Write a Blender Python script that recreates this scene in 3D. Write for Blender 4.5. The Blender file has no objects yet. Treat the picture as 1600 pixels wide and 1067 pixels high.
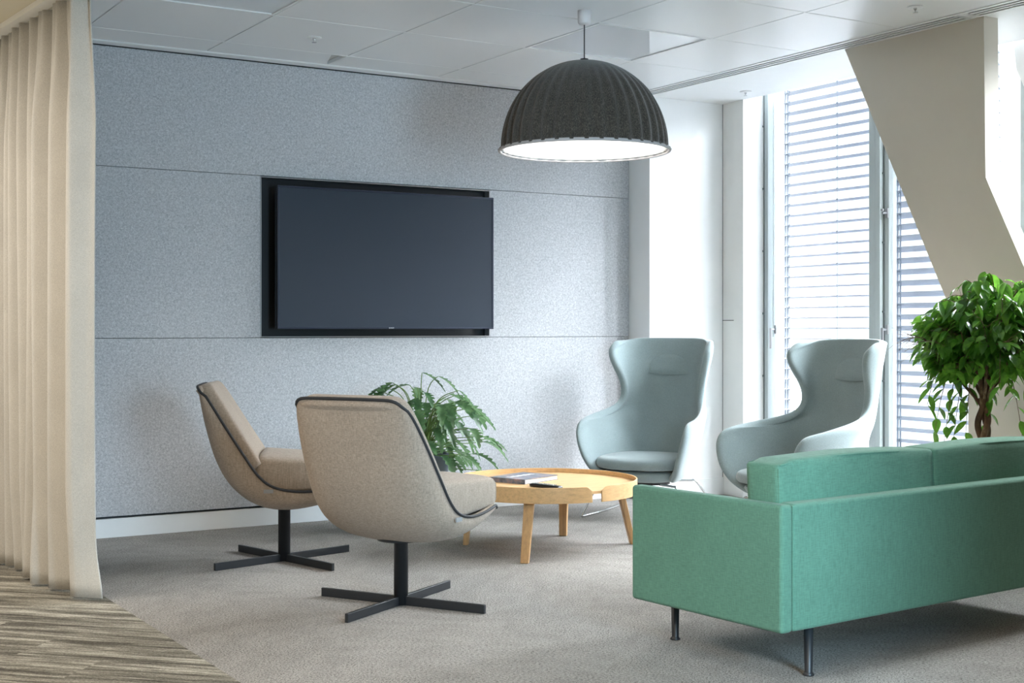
import bpy, bmesh, math, random
from mathutils import Vector, Matrix, Euler, noise
PI = math.pi
sc = bpy.context.scene
COL = sc.collection
rnd = random.Random(7)

# ------------------------------------------------------------------ camera
YAW = math.radians(31.53)
EYE = 1.15
cam_d = bpy.data.cameras.new('camera'); cam = bpy.data.objects.new('camera', cam_d); COL.objects.link(cam)
cam.location = (0, 0, EYE); cam.rotation_euler = (PI/2, 0, -YAW)
cam_d.sensor_width = 36; cam_d.lens = 36*2113/1600
cam_d.shift_y = -(533.5-514.7)/1600
cam_d.clip_start = .05
sc.camera = cam
# ------------------------------------------------------------------ view
sc.view_settings.view_transform = 'Standard'; sc.view_settings.look = 'None'
sc.view_settings.gamma = 1; sc.view_settings.use_curve_mapping = False
sc.view_settings.exposure = 0.12
# ------------------------------------------------------------------ world: overcast sky above, paler ground below
W = bpy.data.worlds.new('world'); sc.world = W; W.use_nodes = True
nt = W.node_tree; nt.nodes.clear()
tc = nt.nodes.new('ShaderNodeTexCoord'); sx = nt.nodes.new('ShaderNodeSeparateXYZ')
mr = nt.nodes.new('ShaderNodeMapRange'); mr.inputs[1].default_value = .19; mr.inputs[2].default_value = .50
mr.inputs[3].default_value = 1.5; mr.inputs[4].default_value = 100
bg = nt.nodes.new('ShaderNodeBackground'); bg.inputs[0].default_value = (.90, .935, 1, 1)
wo = nt.nodes.new('ShaderNodeOutputWorld')
nt.links.new(tc.outputs['Generated'], sx.inputs[0]); nt.links.new(sx.outputs[2], mr.inputs[0])
nt.links.new(mr.outputs[0], bg.inputs[1]); nt.links.new(bg.outputs[0], wo.inputs[0])
# ------------------------------------------------------------------ large area lights (luminaires of the office and an added cool sofa fill, off to the sides of the picture)
def area(name, loc, size, power, color, rot=(0, 0, 0)):
    d = bpy.data.lights.new(name, 'AREA'); d.shape = 'RECTANGLE'; d.size, d.size_y = size
    d.energy = power; d.color = color
    o = bpy.data.objects.new(name, d); COL.objects.link(o); o.location = loc; o.rotation_euler = rot
    return o
area('corridor_light', (-.1, 6.1, 2.56), (1.0, 2.4), 60, (1, .91, .80))
area('corridor_light', (-.2, 1.2, 2.56), (1.0, 3.0), 110, (1, .82, .60))
area('ceiling_luminaire', (2.3, 3.2, 2.66), (.7, .7), 8, (1, .90, .80))
area('window_daylight', (2.25, .3, 1.2), (.8, 1.5), 70, (.54, .80, 1), (math.radians(82), 0, math.radians(-17))).data.spread = math.radians(110)  # added cool fill for the sofa back; no window stands here

pd = bpy.data.lights.new('window_portal', 'AREA'); pd.shape = 'RECTANGLE'; pd.size = 3.0; pd.size_y = 3.8; pd.cycles.is_portal = True
po = bpy.data.objects.new('window_portal', pd); COL.objects.link(po); po.location = (6.47, 5.2, 1.6); po.rotation_euler = (0, PI/2, 0)
# ------------------------------------------------------------------ helpers
def tag(o, label=None, cat=None, group=None, kind=None):
    if label: o['label'] = label
    if cat: o['category'] = cat
    if group: o['group'] = group
    if kind: o['kind'] = kind
    return o
def empty(name, loc=(0, 0, 0), rz=0, label=None, cat=None, group=None):
    o = bpy.data.objects.new(name, None); COL.objects.link(o); o.location = loc; o.rotation_euler = (0, 0, rz)
    o.empty_display_size = .1
    return tag(o, label, cat, group)
def link(name, bm, mat, parent=None, smooth=False, loc=None, mods=()):
    me = bpy.data.meshes.new(name); bmesh.ops.recalc_face_normals(bm, faces=bm.faces[:]); bm.to_mesh(me); bm.free()
    for m in (mat if isinstance(mat, (list, tuple)) else [mat]): me.materials.append(m)
    if smooth: me.polygons.foreach_set('use_smooth', [True]*len(me.polygons))
    o = bpy.data.objects.new(name, me); COL.objects.link(o)
    if parent: o.parent = parent
    if loc: o.location = loc
    for m in mods: m(o)
    return o
def struct(name, bm, mat, parent=None, **k):
    o = link(name, bm, mat, parent, **k)
    if not parent: o['kind'] = 'structure'
    return o
def BM(): return bmesh.new()
def box(bm, x0, x1, y0, y1, z0, z1, mi=0):
    v = [bm.verts.new(p) for p in ((x0,y0,z0),(x1,y0,z0),(x1,y1,z0),(x0,y1,z0),(x0,y0,z1),(x1,y0,z1),(x1,y1,z1),(x0,y1,z1))]
    for q in ((3,2,1,0),(4,5,6,7),(0,1,5,4),(1,2,6,5),(2,3,7,6),(3,0,4,7)):
        bm.faces.new([v[i] for i in q]).material_index = mi
    return v
def bar(bm, a, b, w, h, up=(0, 0, 1)):
    a, b = Vector(a), Vector(b); d = (b-a).normalized(); u = Vector(up); s = d.cross(u).normalized(); u = s.cross(d)
    v = [bm.verts.new(p + s*w*i/2 + u*h*j/2) for p in (a, b) for i, j in ((-1,-1),(1,-1),(1,1),(-1,1))]
    for q in ((0,1,2,3),(7,6,5,4),(0,4,5,1),(1,5,6,2),(2,6,7,3),(3,7,4,0)): bm.faces.new([v[i] for i in q])
def prism(bm, pts, d, mi=0):
    """polygon pts (3D, planar) extruded by vector d"""
    d = Vector(d); a = [bm.verts.new(p) for p in pts]; b = [bm.verts.new(Vector(p)+d) for p in pts]
    bm.faces.new(a).material_index = mi; bm.faces.new(b[::-1]).material_index = mi
    n = len(a)
    for i in range(n): bm.faces.new((a[i], b[i], b[(i+1) % n], a[(i+1) % n])).material_index = mi
def lathe(bm, prof, n=32, c=(0, 0, 0), rib=None):
    rings = []
    for r, z in prof:
        if r < 1e-5: rings.append([bm.verts.new((c[0], c[1], c[2]+z))])
        else:
            ring = []
            for k in range(n):
                a = 2*PI*k/n; rr = r*(rib(a, r, z) if rib else 1)
                ring.append(bm.verts.new((c[0]+rr*math.cos(a), c[1]+rr*math.sin(a), c[2]+z)))
            rings.append(ring)
    for A, B in zip(rings, rings[1:]):
        for k in range(n):
            k2 = (k+1) % n
            if len(A) == 1 and len(B) == 1: continue
            if len(A) == 1: bm.faces.new((A[0], B[k], B[k2]))
            elif len(B) == 1: bm.faces.new((A[k], A[k2], B[0]))
            else: bm.faces.new((A[k], A[k2], B[k2], B[k]))
def smooth_path(P, n=8, closed=False):
    P = [Vector(p) for p in P]; out = []; m = len(P)
    for i in range(m if closed else m-1):
        if closed: a, b, c, d = P[(i-1) % m], P[i], P[(i+1) % m], P[(i+2) % m]
        else: a, b, c, d = P[max(i-1, 0)], P[i], P[i+1], P[min(i+2, m-1)]
        for k in range(n):
            t = k/n
            out.append(.5*((2*b)+(c-a)*t+(2*a-5*b+4*c-d)*t*t+(3*b-a-3*c+d)*t**3))
    if not closed: out.append(P[-1].copy())
    return out
def tube(bm, P, r, n=8, closed=False, cap=True):
    P = [Vector(p) for p in P]; m = len(P); rings = []; prev = None
    for i, p in enumerate(P):
        t = (P[(i+1) % m]-P[i-1]) if (closed or 0 < i < m-1) else (P[1]-P[0] if i == 0 else P[-1]-P[-2])
        t.normalize()
        if prev is None: u = t.orthogonal().normalized()
        else:
            u = prev-t*prev.dot(t); u = u.normalized() if u.length > 1e-6 else t.orthogonal().normalized()
        prev = u; w = t.cross(u); rr = r(i/(m-1)) if callable(r) else r
        rings.append([bm.verts.new(p+(u*math.cos(2*PI*k/n)+w*math.sin(2*PI*k/n))*rr) for k in range(n)])
    for i in range(m if closed else m-1):
        A, B = rings[i], rings[(i+1) % m]
        for k in range(n): bm.faces.new((A[k], A[(k+1) % n], B[(k+1) % n], B[k]))
    if cap and not closed: bm.faces.new(rings[0][::-1]); bm.faces.new(rings[-1])
def grid(bm, F, nu, nv, mi=0):
    V = [[bm.verts.new(F(i/nu, j/nv)) for j in range(nv+1)] for i in range(nu+1)]
    for i in range(nu):
        for j in range(nv): bm.faces.new((V[i][j], V[i+1][j], V[i+1][j+1], V[i][j+1])).material_index = mi
    return V
def M_bevel(w, s=2):
    def f(o):
        m = o.modifiers.new('bevel', 'BEVEL'); m.width = w; m.segments = s; m.limit_method = 'ANGLE'; m.angle_limit = math.radians(35)
        o.data.polygons.foreach_set('use_smooth', [True]*len(o.data.polygons))
        w_ = o.modifiers.new('wn', 'WEIGHTED_NORMAL'); w_.keep_sharp = True
    return f
def M_sub(l=2):
    def f(o): m = o.modifiers.new('sub', 'SUBSURF'); m.levels = l; m.render_levels = l
    return f
def M_solid(t, off=-1):
    def f(o): m = o.modifiers.new('solid', 'SOLIDIFY'); m.thickness = t; m.offset = off
    return f
def sup(t, n):  # signed power
    return math.copysign(abs(t)**n, t)
def pillow(bm, x0, x1, y0, y1, z0, z1, bulge=.02, e=.25, nx=10, ny=10, nz=4):
    """soft box: subdivided box whose faces bulge outwards, corners rounded by e (metres)"""
    cx, cy, cz = (x0+x1)/2, (y0+y1)/2, (z0+z1)/2; hx, hy, hz = (x1-x0)/2, (y1-y0)/2, (z1-z0)/2
    t = BM(); bmesh.ops.create_cube(t, size=2)
    def nonlin(k): return [-1+2*i/k for i in range(k+1)]
    t.clear()
    vs = {}
    def V(i, j, k):
        key = (i, j, k)
        if key in vs: return vs[key]
        a, b, c = -1+2*i/nx, -1+2*j/ny, -1+2*k/nz
        # concentrate samples towards edges
        a, b, c = [math.sin(q*PI/2) for q in (a, b, c)]
        X, Y, Z = a*hx, b*hy, c*hz
        r = min(e, hx, hy, hz)
        ix, iy, iz = max(-hx+r, min(hx-r, X)), max(-hy+r, min(hy-r, Y)), max(-hz+r, min(hz-r, Z))
        d = Vector((X-ix, Y-iy, Z-iz))
        if d.length > 1e-9: d = d.normalized()*r
        p = Vector((ix, iy, iz))+d
        f = lambda q: max(0, 1-q*q)
        p.z += sup(c, 1)*bulge*f(a)**.6*f(b)**.6
        p.y += b*bulge*.5*f(a)**.6*f(c)
        p.x += a*bulge*.5*f(b)**.6*f(c)
        vs[key] = bm.verts.new((cx+p.x, cy+p.y, cz+p.z)); return vs[key]
    for i in range(nx):
        for j in range(ny):
            bm.faces.new((V(i,j,0),V(i,j+1,0),V(i+1,j+1,0),V(i+1,j,0))); bm.faces.new((V(i,j,nz),V(i+1,j,nz),V(i+1,j+1,nz),V(i,j+1,nz)))
    for i in range(nx):
        for k in range(nz):
            bm.faces.new((V(i,0,k),V(i+1,0,k),V(i+1,0,k+1),V(i,0,k+1))); bm.faces.new((V(i,ny,k),V(i,ny,k+1),V(i+1,ny,k+1),V(i+1,ny,k)))
    for j in range(ny):
        for k in range(nz):
            bm.faces.new((V(0,j,k),V(0,j,k+1),V(0,j+1,k+1),V(0,j+1,k))); bm.faces.new((V(nx,j,k),V(nx,j+1,k),V(nx,j+1,k+1),V(nx,j,k+1)))
    t.free()
def children(o): return [c for c in bpy.data.objects if c.parent == o]
def copy_tree(o, parent=None):
    c = o.copy(); COL.objects.link(c)
    if parent: c.parent = parent
    for ch in children(o): copy_tree(ch, c)
    return c

# ------------------------------------------------------------------ materials
def s2l(c):
    return tuple((x/255/12.92 if x/255 <= .04045 else ((x/255+.055)/1.055)**2.4) for x in c)
class MT:
    def __init__(s, name, col, rough=.6, metal=0, spec=.5):
        s.m = bpy.data.materials.new(name); s.m.use_nodes = True; s.nt = s.m.node_tree
        s.b = s.nt.nodes['Principled BSDF']; s.set('Base Color', (*col, 1)); s.set('Roughness', rough); s.set('Metallic', metal); s.set('Specular IOR Level', spec)
        s.col = col
    def set(s, k, v): s.b.inputs[k].default_value = v; return s
    def N(s, t, **kw):
        n = s.nt.nodes.new(t)
        for k, v in kw.items():
            if k.startswith('i_'): n.inputs[k[2:].replace('_', ' ')].default_value = v
            else: setattr(n, k, v)
        return n
    def L(s, a, b): s.nt.links.new(a, b)
    def coords(s, scale=(1, 1, 1), rot=(0, 0, 0), which='Object'):
        t = s.N('ShaderNodeTexCoord'); m = s.N('ShaderNodeMapping'); m.inputs['Scale'].default_value = scale; m.inputs['Rotation'].default_value = rot
        s.L(t.outputs[which], m.inputs[0]); return m.outputs[0]
    def noise(s, scale, detail=3, rough=.6, st=(1, 1, 1), which='Object', rot=(0, 0, 0)):
        n = s.N('ShaderNodeTexNoise'); n.inputs['Scale'].default_value = scale; n.inputs['Detail'].default_value = detail; n.inputs['Roughness'].default_value = rough
        s.L(s.coords(st, rot, which), n.inputs['Vector']); return n.outputs['Fac']
    def ramp(s, fac, stops):
        r = s.N('ShaderNodeValToRGB'); e = r.color_ramp.elements
        while len(e) < len(stops): e.new(.5)
        for q, (p, c) in zip(e, stops): q.position = p; q.color = (*c, 1)
        s.L(fac, r.inputs[0]); return r.outputs[0]
    def mix(s, a, b, fac=.5, mode='MIX'):
        n = s.N('ShaderNodeMix', data_type='RGBA', blend_type=mode)
        for v, i in ((fac, 0), (a, 6), (b, 7)):
            if hasattr(v, 'links'): s.L(v, n.inputs[i])
            else: n.inputs[i].default_value = v if i == 0 else (*v, 1)
        return n.outputs[2]
    def base(s, out): s.L(out, s.b.inputs['Base Color']); return s
    def bump(s, out, strength=.2, dist=.002):
        b = s.N('ShaderNodeBump'); b.inputs['Strength'].default_value = strength; b.inputs['Distance'].default_value = dist
        s.L(out, b.inputs['Height']); s.L(b.outputs[0], s.b.inputs['Normal']); return s
def scl(c, k): return tuple(min(1, x*k) for x in c)
def fabric(name, c, var=.25, scale=260, st=((1, 1, .12), (.12, .12, 1)), rough=.9, bump=.25, fuzz=.15):
    m = MT(name, c, rough, spec=.2)
    a = m.noise(scale, 2, .6, st[0]); b = m.noise(scale, 2, .6, st[1]); big = m.noise(6, 2, .5)
    f = m.mix(m.ramp(a, [(.3, (0, 0, 0)), (.7, (1, 1, 1))]), m.ramp(b, [(.3, (0, 0, 0)), (.7, (1, 1, 1))]), .5)
    col = m.mix(scl(c, 1-var), scl(c, 1+var), f)
    m.base(m.mix(col, m.ramp(big, [(.3, (.93,)*3), (.7, (1, 1, 1))]), 1, 'MULTIPLY'))
    m.bump(f, bump, .001); m.set('Sheen Weight', fuzz); m.set('Sheen Roughness', .5)
    return m.m
def plain(name, c, rough=.5, metal=0, spec=.5, **k):
    m = MT(name, c, rough, metal, spec)
    if k.get('n'): m.bump(m.noise(k['n'], 2), k.get('bs', .1), .001)
    else:
        n = m.noise(9, 2); m.base(m.mix(scl(c, .97), scl(c, 1.02), n))
    return m.m
def wood(name, c, st=(1.2, 14, 14), rough=.45):
    m = MT(name, c, rough)
    n = m.noise(5, 6, .65, st); n2 = m.noise(40, 3, .6, (st[0]*.5, st[1], st[2]))
    a = m.ramp(n, [(.3, scl(c, .78)), (.5, c), (.72, scl(c, 1.12))])
    m.base(m.mix(a, m.ramp(n2, [(.35, (.86, .82, .78)), (.6, (1, 1, 1))]), .6, 'MULTIPLY')); m.bump(n2, .05, .001)
    return m.m

WHITE = (.80, .80, .785)
paint = plain('white_wall_paint', (.80, .80, .775), .55)
paint_cool = plain('white_gloss_paint', (.83, .84, .84), .35)
strut_paint = plain('cream_wall_paint', (.74, .70, .62), .6)
ceil_metal = MT('white_satin_metal_tile', (.82, .83, .835), .30, 0, .5).m
ceil_plaster = plain('white_ceiling_plaster', (.82, .83, .83), .5)
ceil_back = plain('white_ceiling_rail', (.62, .62, .60), .6)
cream_ceiling = plain('cream_ceiling_board', (.72, .64, .48), .7)
black = plain('black_shadow_gap', (.012, .012, .014), .7)
dark_slot = plain('dark_slot', (.05, .055, .06), .8)
# felt wall
m = MT('grey_blue_felt', (.40, .425, .46), .95, spec=.15)
n1 = m.noise(230, 4, .8); n2 = m.noise(80, 3, .7)
f = m.mix(n1, n2, .35)
m.base(m.ramp(f, [(.36, (.28, .29, .31)), (.5, (.475, .485, .505)), (.66, (.72, .73, .745))])); m.bump(n1, .35, .002); m.set('Sheen Weight', .2)
felt = m.m
# grey carpet planks
def carpet_uv(name, dark, mid, light, streak, warm=None):
    m = MT(name, mid, .97, spec=.1)
    # UV: u along the plank (metres), v across, each plank with its own offset
    a = m.noise(1, 5, .75, (streak[0], streak[1], 1), 'UV'); b = m.noise(1, 3, .8, (150, 260, 1), 'UV')
    base = m.ramp(a, [(.36, dark), (.5, mid), (.62, light)])
    grain = m.ramp(b, [(.33, (.42, .42, .42)), (.5, (.9, .9, .9)), (.68, (1.0, 1.0, 1.0))])
    m.base(m.mix(base, grain, .75, 'MULTIPLY')); m.bump(b, .6, .004)
    return m
m = MT('grey_carpet', (.38, .37, .36), .97, spec=.1)
a = m.noise(1, 2, .6, (330, 330, 1), 'UV'); b = m.noise(1, 4, .75, (95, 150, 1), 'UV'); c_ = m.noise(1, 3, .6, (5, 9, 1), 'UV')
q = m.mix(m.ramp(a, [(.30, (.42,)*3), (.52, (.95,)*3), (.7, (1.25,)*3)]), m.ramp(b, [(.38, (.36,)*3), (.5, (.90,)*3), (.60, (1.08,)*3)]), 1, 'MULTIPLY')
q = m.mix(q, m.ramp(c_, [(.35, (.86,)*3), (.6, (1.0,)*3)]), 1, 'MULTIPLY')
m.base(m.mix(q, (.44, .415, .39), 1, 'MULTIPLY')); m.bump(a, .7, .004); grey_carpet = m.m
m = MT('striped_carpet', (.24, .215, .175), .97, spec=.1)
a = m.noise(1, 6, .8, (1.5, 20, 1), 'UV'); b = m.noise(1, 2, .6, (330, 330, 1), 'UV'); c_ = m.noise(1, 3, .8, (90, 220, 1), 'UV')
q = m.ramp(m.mix(a, c_, .30), [(.38, (.045, .04, .034)), (.455, (.14, .128, .105)), (.52, (.29, .27, .225)), (.60, (.62, .58, .49))])
m.base(m.mix(q, m.ramp(b, [(.30, (.5,)*3), (.52, (.95,)*3), (.7, (1.2,)*3)]), 1, 'MULTIPLY')); m.bump(b, .7, .004); striped_carpet = m.m
oak = wood('oak_veneer', s2l((212, 172, 122)))
oak_leg = wood('oak_solid', s2l((200, 160, 112)), (14, 14, 1.2))
linen = fabric('grey_beige_woven_fabric', s2l((160, 147, 134)), .34, 300, ((1, 1, .06), (.25, .25, 1)), fuzz=.1)
teal = fabric('pale_teal_wool', s2l((134, 149, 151)), .22, 420, ((1, 1, 1), (1, 1, 1)), fuzz=.3)
green = fabric('sea_green_weave', s2l((90, 131, 112)), .22, 300, fuzz=.1)
curtain_m = fabric('oatmeal_curtain_wool', s2l((204, 201, 195)), .16, 330, ((1, 1, 1), (1, 1, 1)), fuzz=.2)
piping_m = plain('dark_piping', (.018, .02, .024), .7)
tagm = plain('grey_fabric_tag', (.28, .29, .30), .8)
powder = plain('black_powder_coat', (.016, .018, .021), .42)
chrome = plain('chrome_tube', (.62, .63, .64), .14, 1)
darkmetal = plain('dark_bracket', (.05, .05, .055), .4, .6)
glassy = MT('black_tv_glass', s2l((50, 58, 69)), .45, 0, .25).m
bezel = plain('black_gloss_bezel', (.02, .022, .028), .2)
steel_edge = plain('brushed_steel_edge', (.45, .45, .46), .35, 1)
grey_frame = plain('grey_window_frame', s2l((176, 186, 188)), .4)
dk_frame = plain('dark_window_gasket', s2l((96, 104, 106)), .6)
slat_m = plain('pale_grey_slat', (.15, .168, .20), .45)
cord_m = plain('dark_blind_cord', (.16, .19, .24), .6)
# glass
g = bpy.data.materials.new('clear_glass'); g.use_nodes = True; n = g.node_tree; n.nodes.clear()
o_ = n.nodes.new('ShaderNodeOutputMaterial'); mx = n.nodes.new('ShaderNodeMixShader'); t_ = n.nodes.new('ShaderNodeBsdfTransparent'); gl = n.nodes.new('ShaderNodeBsdfGlossy')
lw = n.nodes.new('ShaderNodeLayerWeight'); lw.inputs[0].default_value = .5
p5 = n.nodes.new('ShaderNodeMath'); p5.operation = 'POWER'; p5.inputs[1].default_value = 5; fr = n.nodes.new('ShaderNodeMath'); fr.operation = 'MULTIPLY_ADD'; fr.inputs[1].default_value = .8; fr.inputs[2].default_value = .03
n.links.new(lw.outputs['Facing'], p5.inputs[0]); n.links.new(p5.outputs[0], fr.inputs[0]); gl.inputs['Roughness'].default_value = .01; t_.inputs[0].default_value = (.97, .985, .98, 1)
n.links.new(fr.outputs[0], mx.inputs[0]); n.links.new(t_.outputs[0], mx.inputs[1]); n.links.new(gl.outputs[0], mx.inputs[2]); n.links.new(mx.outputs[0], o_.inputs[0])
glass = g

# ------------------------------------------------------------------ SETTING
CEIL = 2.72; WY = 7.511; WX = 6.19; GX = 6.364
# herringbone carpet planks
def herringbone(name, mat, x0, x1, y0, y1, seed):
    r = random.Random(seed); bm = BM(); uvl = bm.loops.layers.uv.new('UVMap')
    w, n = .25, 4; c, s_ = math.cos(PI/4), math.sin(PI/4)
    def add(ax, ay, lx, ly):
        pts = [(ax, ay), (ax+lx, ay), (ax+lx, ay+ly), (ax, ay+ly)]
        P = [((px*c-py*s_)*w, (px*s_+py*c)*w) for px, py in pts]
        if max(p[0] for p in P) < x0 or min(p[0] for p in P) > x1 or max(p[1] for p in P) < y0 or min(p[1] for p in P) > y1: return
        f = bm.faces.new([bm.verts.new((p[0], p[1], 0)) for p in P])
        ou, ov = r.uniform(0, 50), r.uniform(0, 50)
        for lp, (px, py) in zip(f.loops, pts):
            a, b = (px-ax)*w, (py-ay)*w
            if ly > lx: a, b = b, a
            lp[uvl].uv = (a+ou, b+ov)
    if seed == 3:
        for m_ in range(-14, 15):
            for k in range(-70, 90):
                add(k+m_*n, k-m_*n, n, 1); add(k+m_*n, k-m_*n+1, 1, n)
    else:   # long planks in one direction, with a turned strip at the far left
        for row in range(-60, 60):
            off = (row*1.37) % 4
            for k in range(-20, 20):
                add(row, k*4+off, 1, 4)
    for co, no in (((x0, 0, 0), (-1, 0, 0)), ((x1, 0, 0), (1, 0, 0)), ((0, y0, 0), (0, -1, 0)), ((0, y1, 0), (0, 1, 0))):
        bmesh.ops.bisect_plane(bm, geom=bm.verts[:]+bm.edges[:]+bm.faces[:], plane_co=co, plane_no=no, clear_outer=True)
    for f in bm.faces:
        if f.normal.z < 0: f.normal_flip()
    me = bpy.data.meshes.new(name); bm.to_mesh(me); bm.free(); me.materials.append(mat)
    o = bpy.data.objects.new(name, me); COL.objects.link(o); o['kind'] = 'structure'; return o
herringbone('floor', grey_carpet, 1.55, 6.6, -2.0, 7.7, 3)
herringbone('floor', striped_carpet, -2.6, 1.55, -2.0, 7.7, 5)
bm = BM(); box(bm, -2.6, 6.6, -2.0, 7.7, -.12, -.004); struct('floor', bm, ceil_back)

# ceiling tiles on a 0.735 m grid
XL = [1.46, 1.79, 2.52, 3.254, 4.0, 4.74, 5.40]; YL = [7.405, 7.12, 6.39, 5.66, 4.95]
while YL[-1] > -2: YL.append(YL[-1]-.73)
bm = BM()
LUM = {(1, 2), (4, 2)}       # cells that hold glossy luminaires
for i in range(len(XL)-1):
    for j in range(len(YL)-1):
        if (i, j) in {(1, 2), (4, 2)} : continue
        a, b, c, d = XL[i]+.003, XL[i+1]-.003, YL[j+1]+.002, YL[j]-.002
        if i == 2 and j == 0:   # this small tile has slipped and shows a dark wedge
            prism(bm, [(a, c, CEIL), (b-.09, c, CEIL), (b, d, CEIL), (a, d, CEIL)], (0, 0, .02))
        else: box(bm, a, b, c, d, CEIL, CEIL+.02)
struct('ceiling', bm, ceil_metal, mods=(M_bevel(.0015, 1),))
bm = BM(); box(bm, 1.46, 5.60, -2, 7.7, CEIL+.022, CEIL+.06); struct('ceiling', bm, ceil_back)
# light T-rails running parallel to the felt wall
bm = BM()
for y in YL[1:]: box(bm, 1.46, 5.40, y-.006, y+.006, CEIL-.0012, CEIL+.021)
struct('trim_1', bm, ceil_plaster)
# plaster margin to the window side, bulkhead and higher soffit above the glass
bm = BM(); box(bm, 5.552, WX, -2, 7.7, CEIL, CEIL+.08); box(bm, WX-.02, WX, -2, 7.7, CEIL+.08, 3.2)
box(bm, WX-.02, 6.6, -2, 7.7, 3.2, 3.3); struct('ceiling', bm, ceil_plaster)
bm = BM(); box(bm, 5.40, 5.412, -2, 7.3, CEIL-.004, CEIL+.02); struct('trim_2', bm, ceil_plaster)
# corridor ceiling, lower, with step
bm = BM(); box(bm, -2.6, 1.44, -2, 7.7, 2.61, 2.70); box(bm, 1.44, 1.46, -2, 7.7, 2.61, CEIL+.06); struct('ceiling', bm, cream_ceiling)
# perimeter trim over the felt
bm = BM(); box(bm, 1.46, 5.40, 7.412, 7.50, CEIL-.006, CEIL+.03); struct('trim_3', bm, paint_cool, mods=(M_bevel(.003),))
bm = BM(); box(bm, 1.2, 5.58, 7.50, 7.60, CEIL-.007, CEIL+.03); struct('trim_4', bm, black)

# felt wall of four panels around the screen niche
NX0, NX1, NZ0, NZ1 = 2.882, 4.439, 1.104, 2.046
bm = BM(); g2 = .0013
for a, b, c, d in ((1.2, 5.552, .118, 1.101-g2), (1.2, NX0, 1.101+g2, 2.050-g2), (NX1, 5.552, 1.101+g2, 2.050-g2), (1.2, 5.552, 2.050+g2, 2.711)):
    box(bm, a, b, WY, WY+.05, c, d)
struct('wall_back', bm, felt, mods=(M_bevel(.002, 1),))
bm = BM(); box(bm, 1.2, 2.7, WY+.052, 7.7, 0, CEIL); box(bm, 4.6, 5.56, WY+.052, 7.7, 0, CEIL)
box(bm, 2.7, 4.6, WY+.052, 7.7, 0, NZ0); box(bm, 2.7, 4.6, WY+.052, 7.7, NZ1, CEIL); struct('wall_back', bm, dark_slot)
bm = BM(); box(bm, -2.6, 1.2, WY, 7.7, 0, 2.62); struct('wall_back', bm, paint)
bm = BM(); box(bm, -2.6, 5.554, WY+.012, WY+.05, 0, .105); struct('baseboard_back', bm, paint_cool, mods=(M_bevel(.002),))
# niche
niche_m = plain('black_niche_board', (.012, .0135, .016), .35)
bm = BM(); D = .09
box(bm, NX0-.06, NX1+.06, WY+D, WY+D+.02, NZ0-.06, NZ1+.06)
box(bm, NX0-.06, NX0, WY+.052, WY+D, NZ0-.06, NZ1+.06); box(bm, NX1, NX1+.06, WY+.052, WY+D, NZ0-.06, NZ1+.06)
box(bm, NX0, NX1, WY+.052, WY+D, NZ0-.06, NZ0); box(bm, NX0, NX1, WY+.052, WY+D, NZ1, NZ1+.06)
niche = link('wall_niche', bm, niche_m); tag(niche, 'black recessed box in the felt wall behind the screen', 'niche')
bm = BM(); t = .005
box(bm, NX0, NX0+t, WY-.004, WY+.052, NZ0, NZ1); box(bm, NX1-t, NX1, WY-.004, WY+.052, NZ0, NZ1)
box(bm, NX0+t, NX1-t, WY-.004, WY+.052, NZ0, NZ0+t); box(bm, NX0+t, NX1-t, WY-.004, WY+.052, NZ1-t, NZ1)
link('metal_edge', bm, steel_edge, niche)['label'] = 'thin metal edging'

# pier, side strips and reveal
bm = BM(); box(bm, 5.554, WX, 7.28, 7.7, 0, CEIL); struct('wall_pier', bm, paint_cool).name = 'wall_right'
bm = BM(); box(bm, 5.546, WX+.008, 7.268, 7.28, 0, .12); box(bm, 5.544, 5.554, 7.28, WY, 0, .12); struct('baseboard_right', bm, paint_cool, mods=(M_bevel(.003),))
bm = BM(); box(bm, WX, WX+.02, 7.156, 7.276, 1.215, 3.2); box(bm, WX, WX+.02, 7.156, 7.276, 0, 1.211); box(bm, WX-.012, WX+.02, 7.053, 7.148, 0, 3.2)
struct('wall_right', bm, paint, mods=(M_bevel(.0015, 1),))
bm = BM(); box(bm, WX+.02, GX+.10, 7.07, 7.7, 0, 3.2); struct('wall_right', bm, dark_slot)
bm = BM(); box(bm, WX-.010, GX+.1, 7.0505, 7.072, 0, 3.2); struct('wall_right', bm, paint_cool)
# window wall: sill and lintel, posts
bm = BM(); box(bm, GX-.02, GX+.12, -2, 7.053, 0, .10); box(bm, GX-.02, GX+.12, -2, 7.053, 3.1, 3.2); struct('wall_right', bm, paint_cool)
def handle(parent, y, z, flip=1):
    bm = BM(); box(bm, -.012, 0, y-.012, y+.012, z-.03, z+.03); tube(bm, [(-.012, y, z), (-.045, y, z)], .008, 8)
    bar(bm, (-.045, y, z+.01), (-.045, y, z-.13*flip), .018, .010, (1, 0, 0)); return link('handle', bm, steel_edge, parent, mods=(M_bevel(.002),))
def window(n, y0, y1, posts):
    """y0 far jamb (larger Y), y1 near jamb"""
    bm = BM()
    box(bm, 0, .07, y0-.045, y0, .10, 3.1); box(bm, 0, .07, y1, y1+.05, .10, 3.1)
    box(bm, 0, .07, y1+.05, y0-.045, .10, .17); box(bm, 0, .07, y1+.05, y0-.045, 3.03, 3.1)
    o = struct('window_%d' % n, bm, grey_frame, loc=(GX, 0, 0), mods=(M_bevel(.004),))
    bm = BM(); box(bm, -.004, .0, y0-.012, y0-.001, .10, 3.1)
    for k in range(7): tube(bm, [(-.012, y0-.006, .4+.43*k), (0, y0-.006, .4+.43*k)], .007, 8)
    link('gasket', bm, dk_frame, o)
    bm = BM(); box(bm, .03, .036, y1+.05, y0-.045, .17, 3.03); link('pane', bm, glass, o)
    return o
w1 = window(1, 7.053, 6.03, 0)
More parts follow.
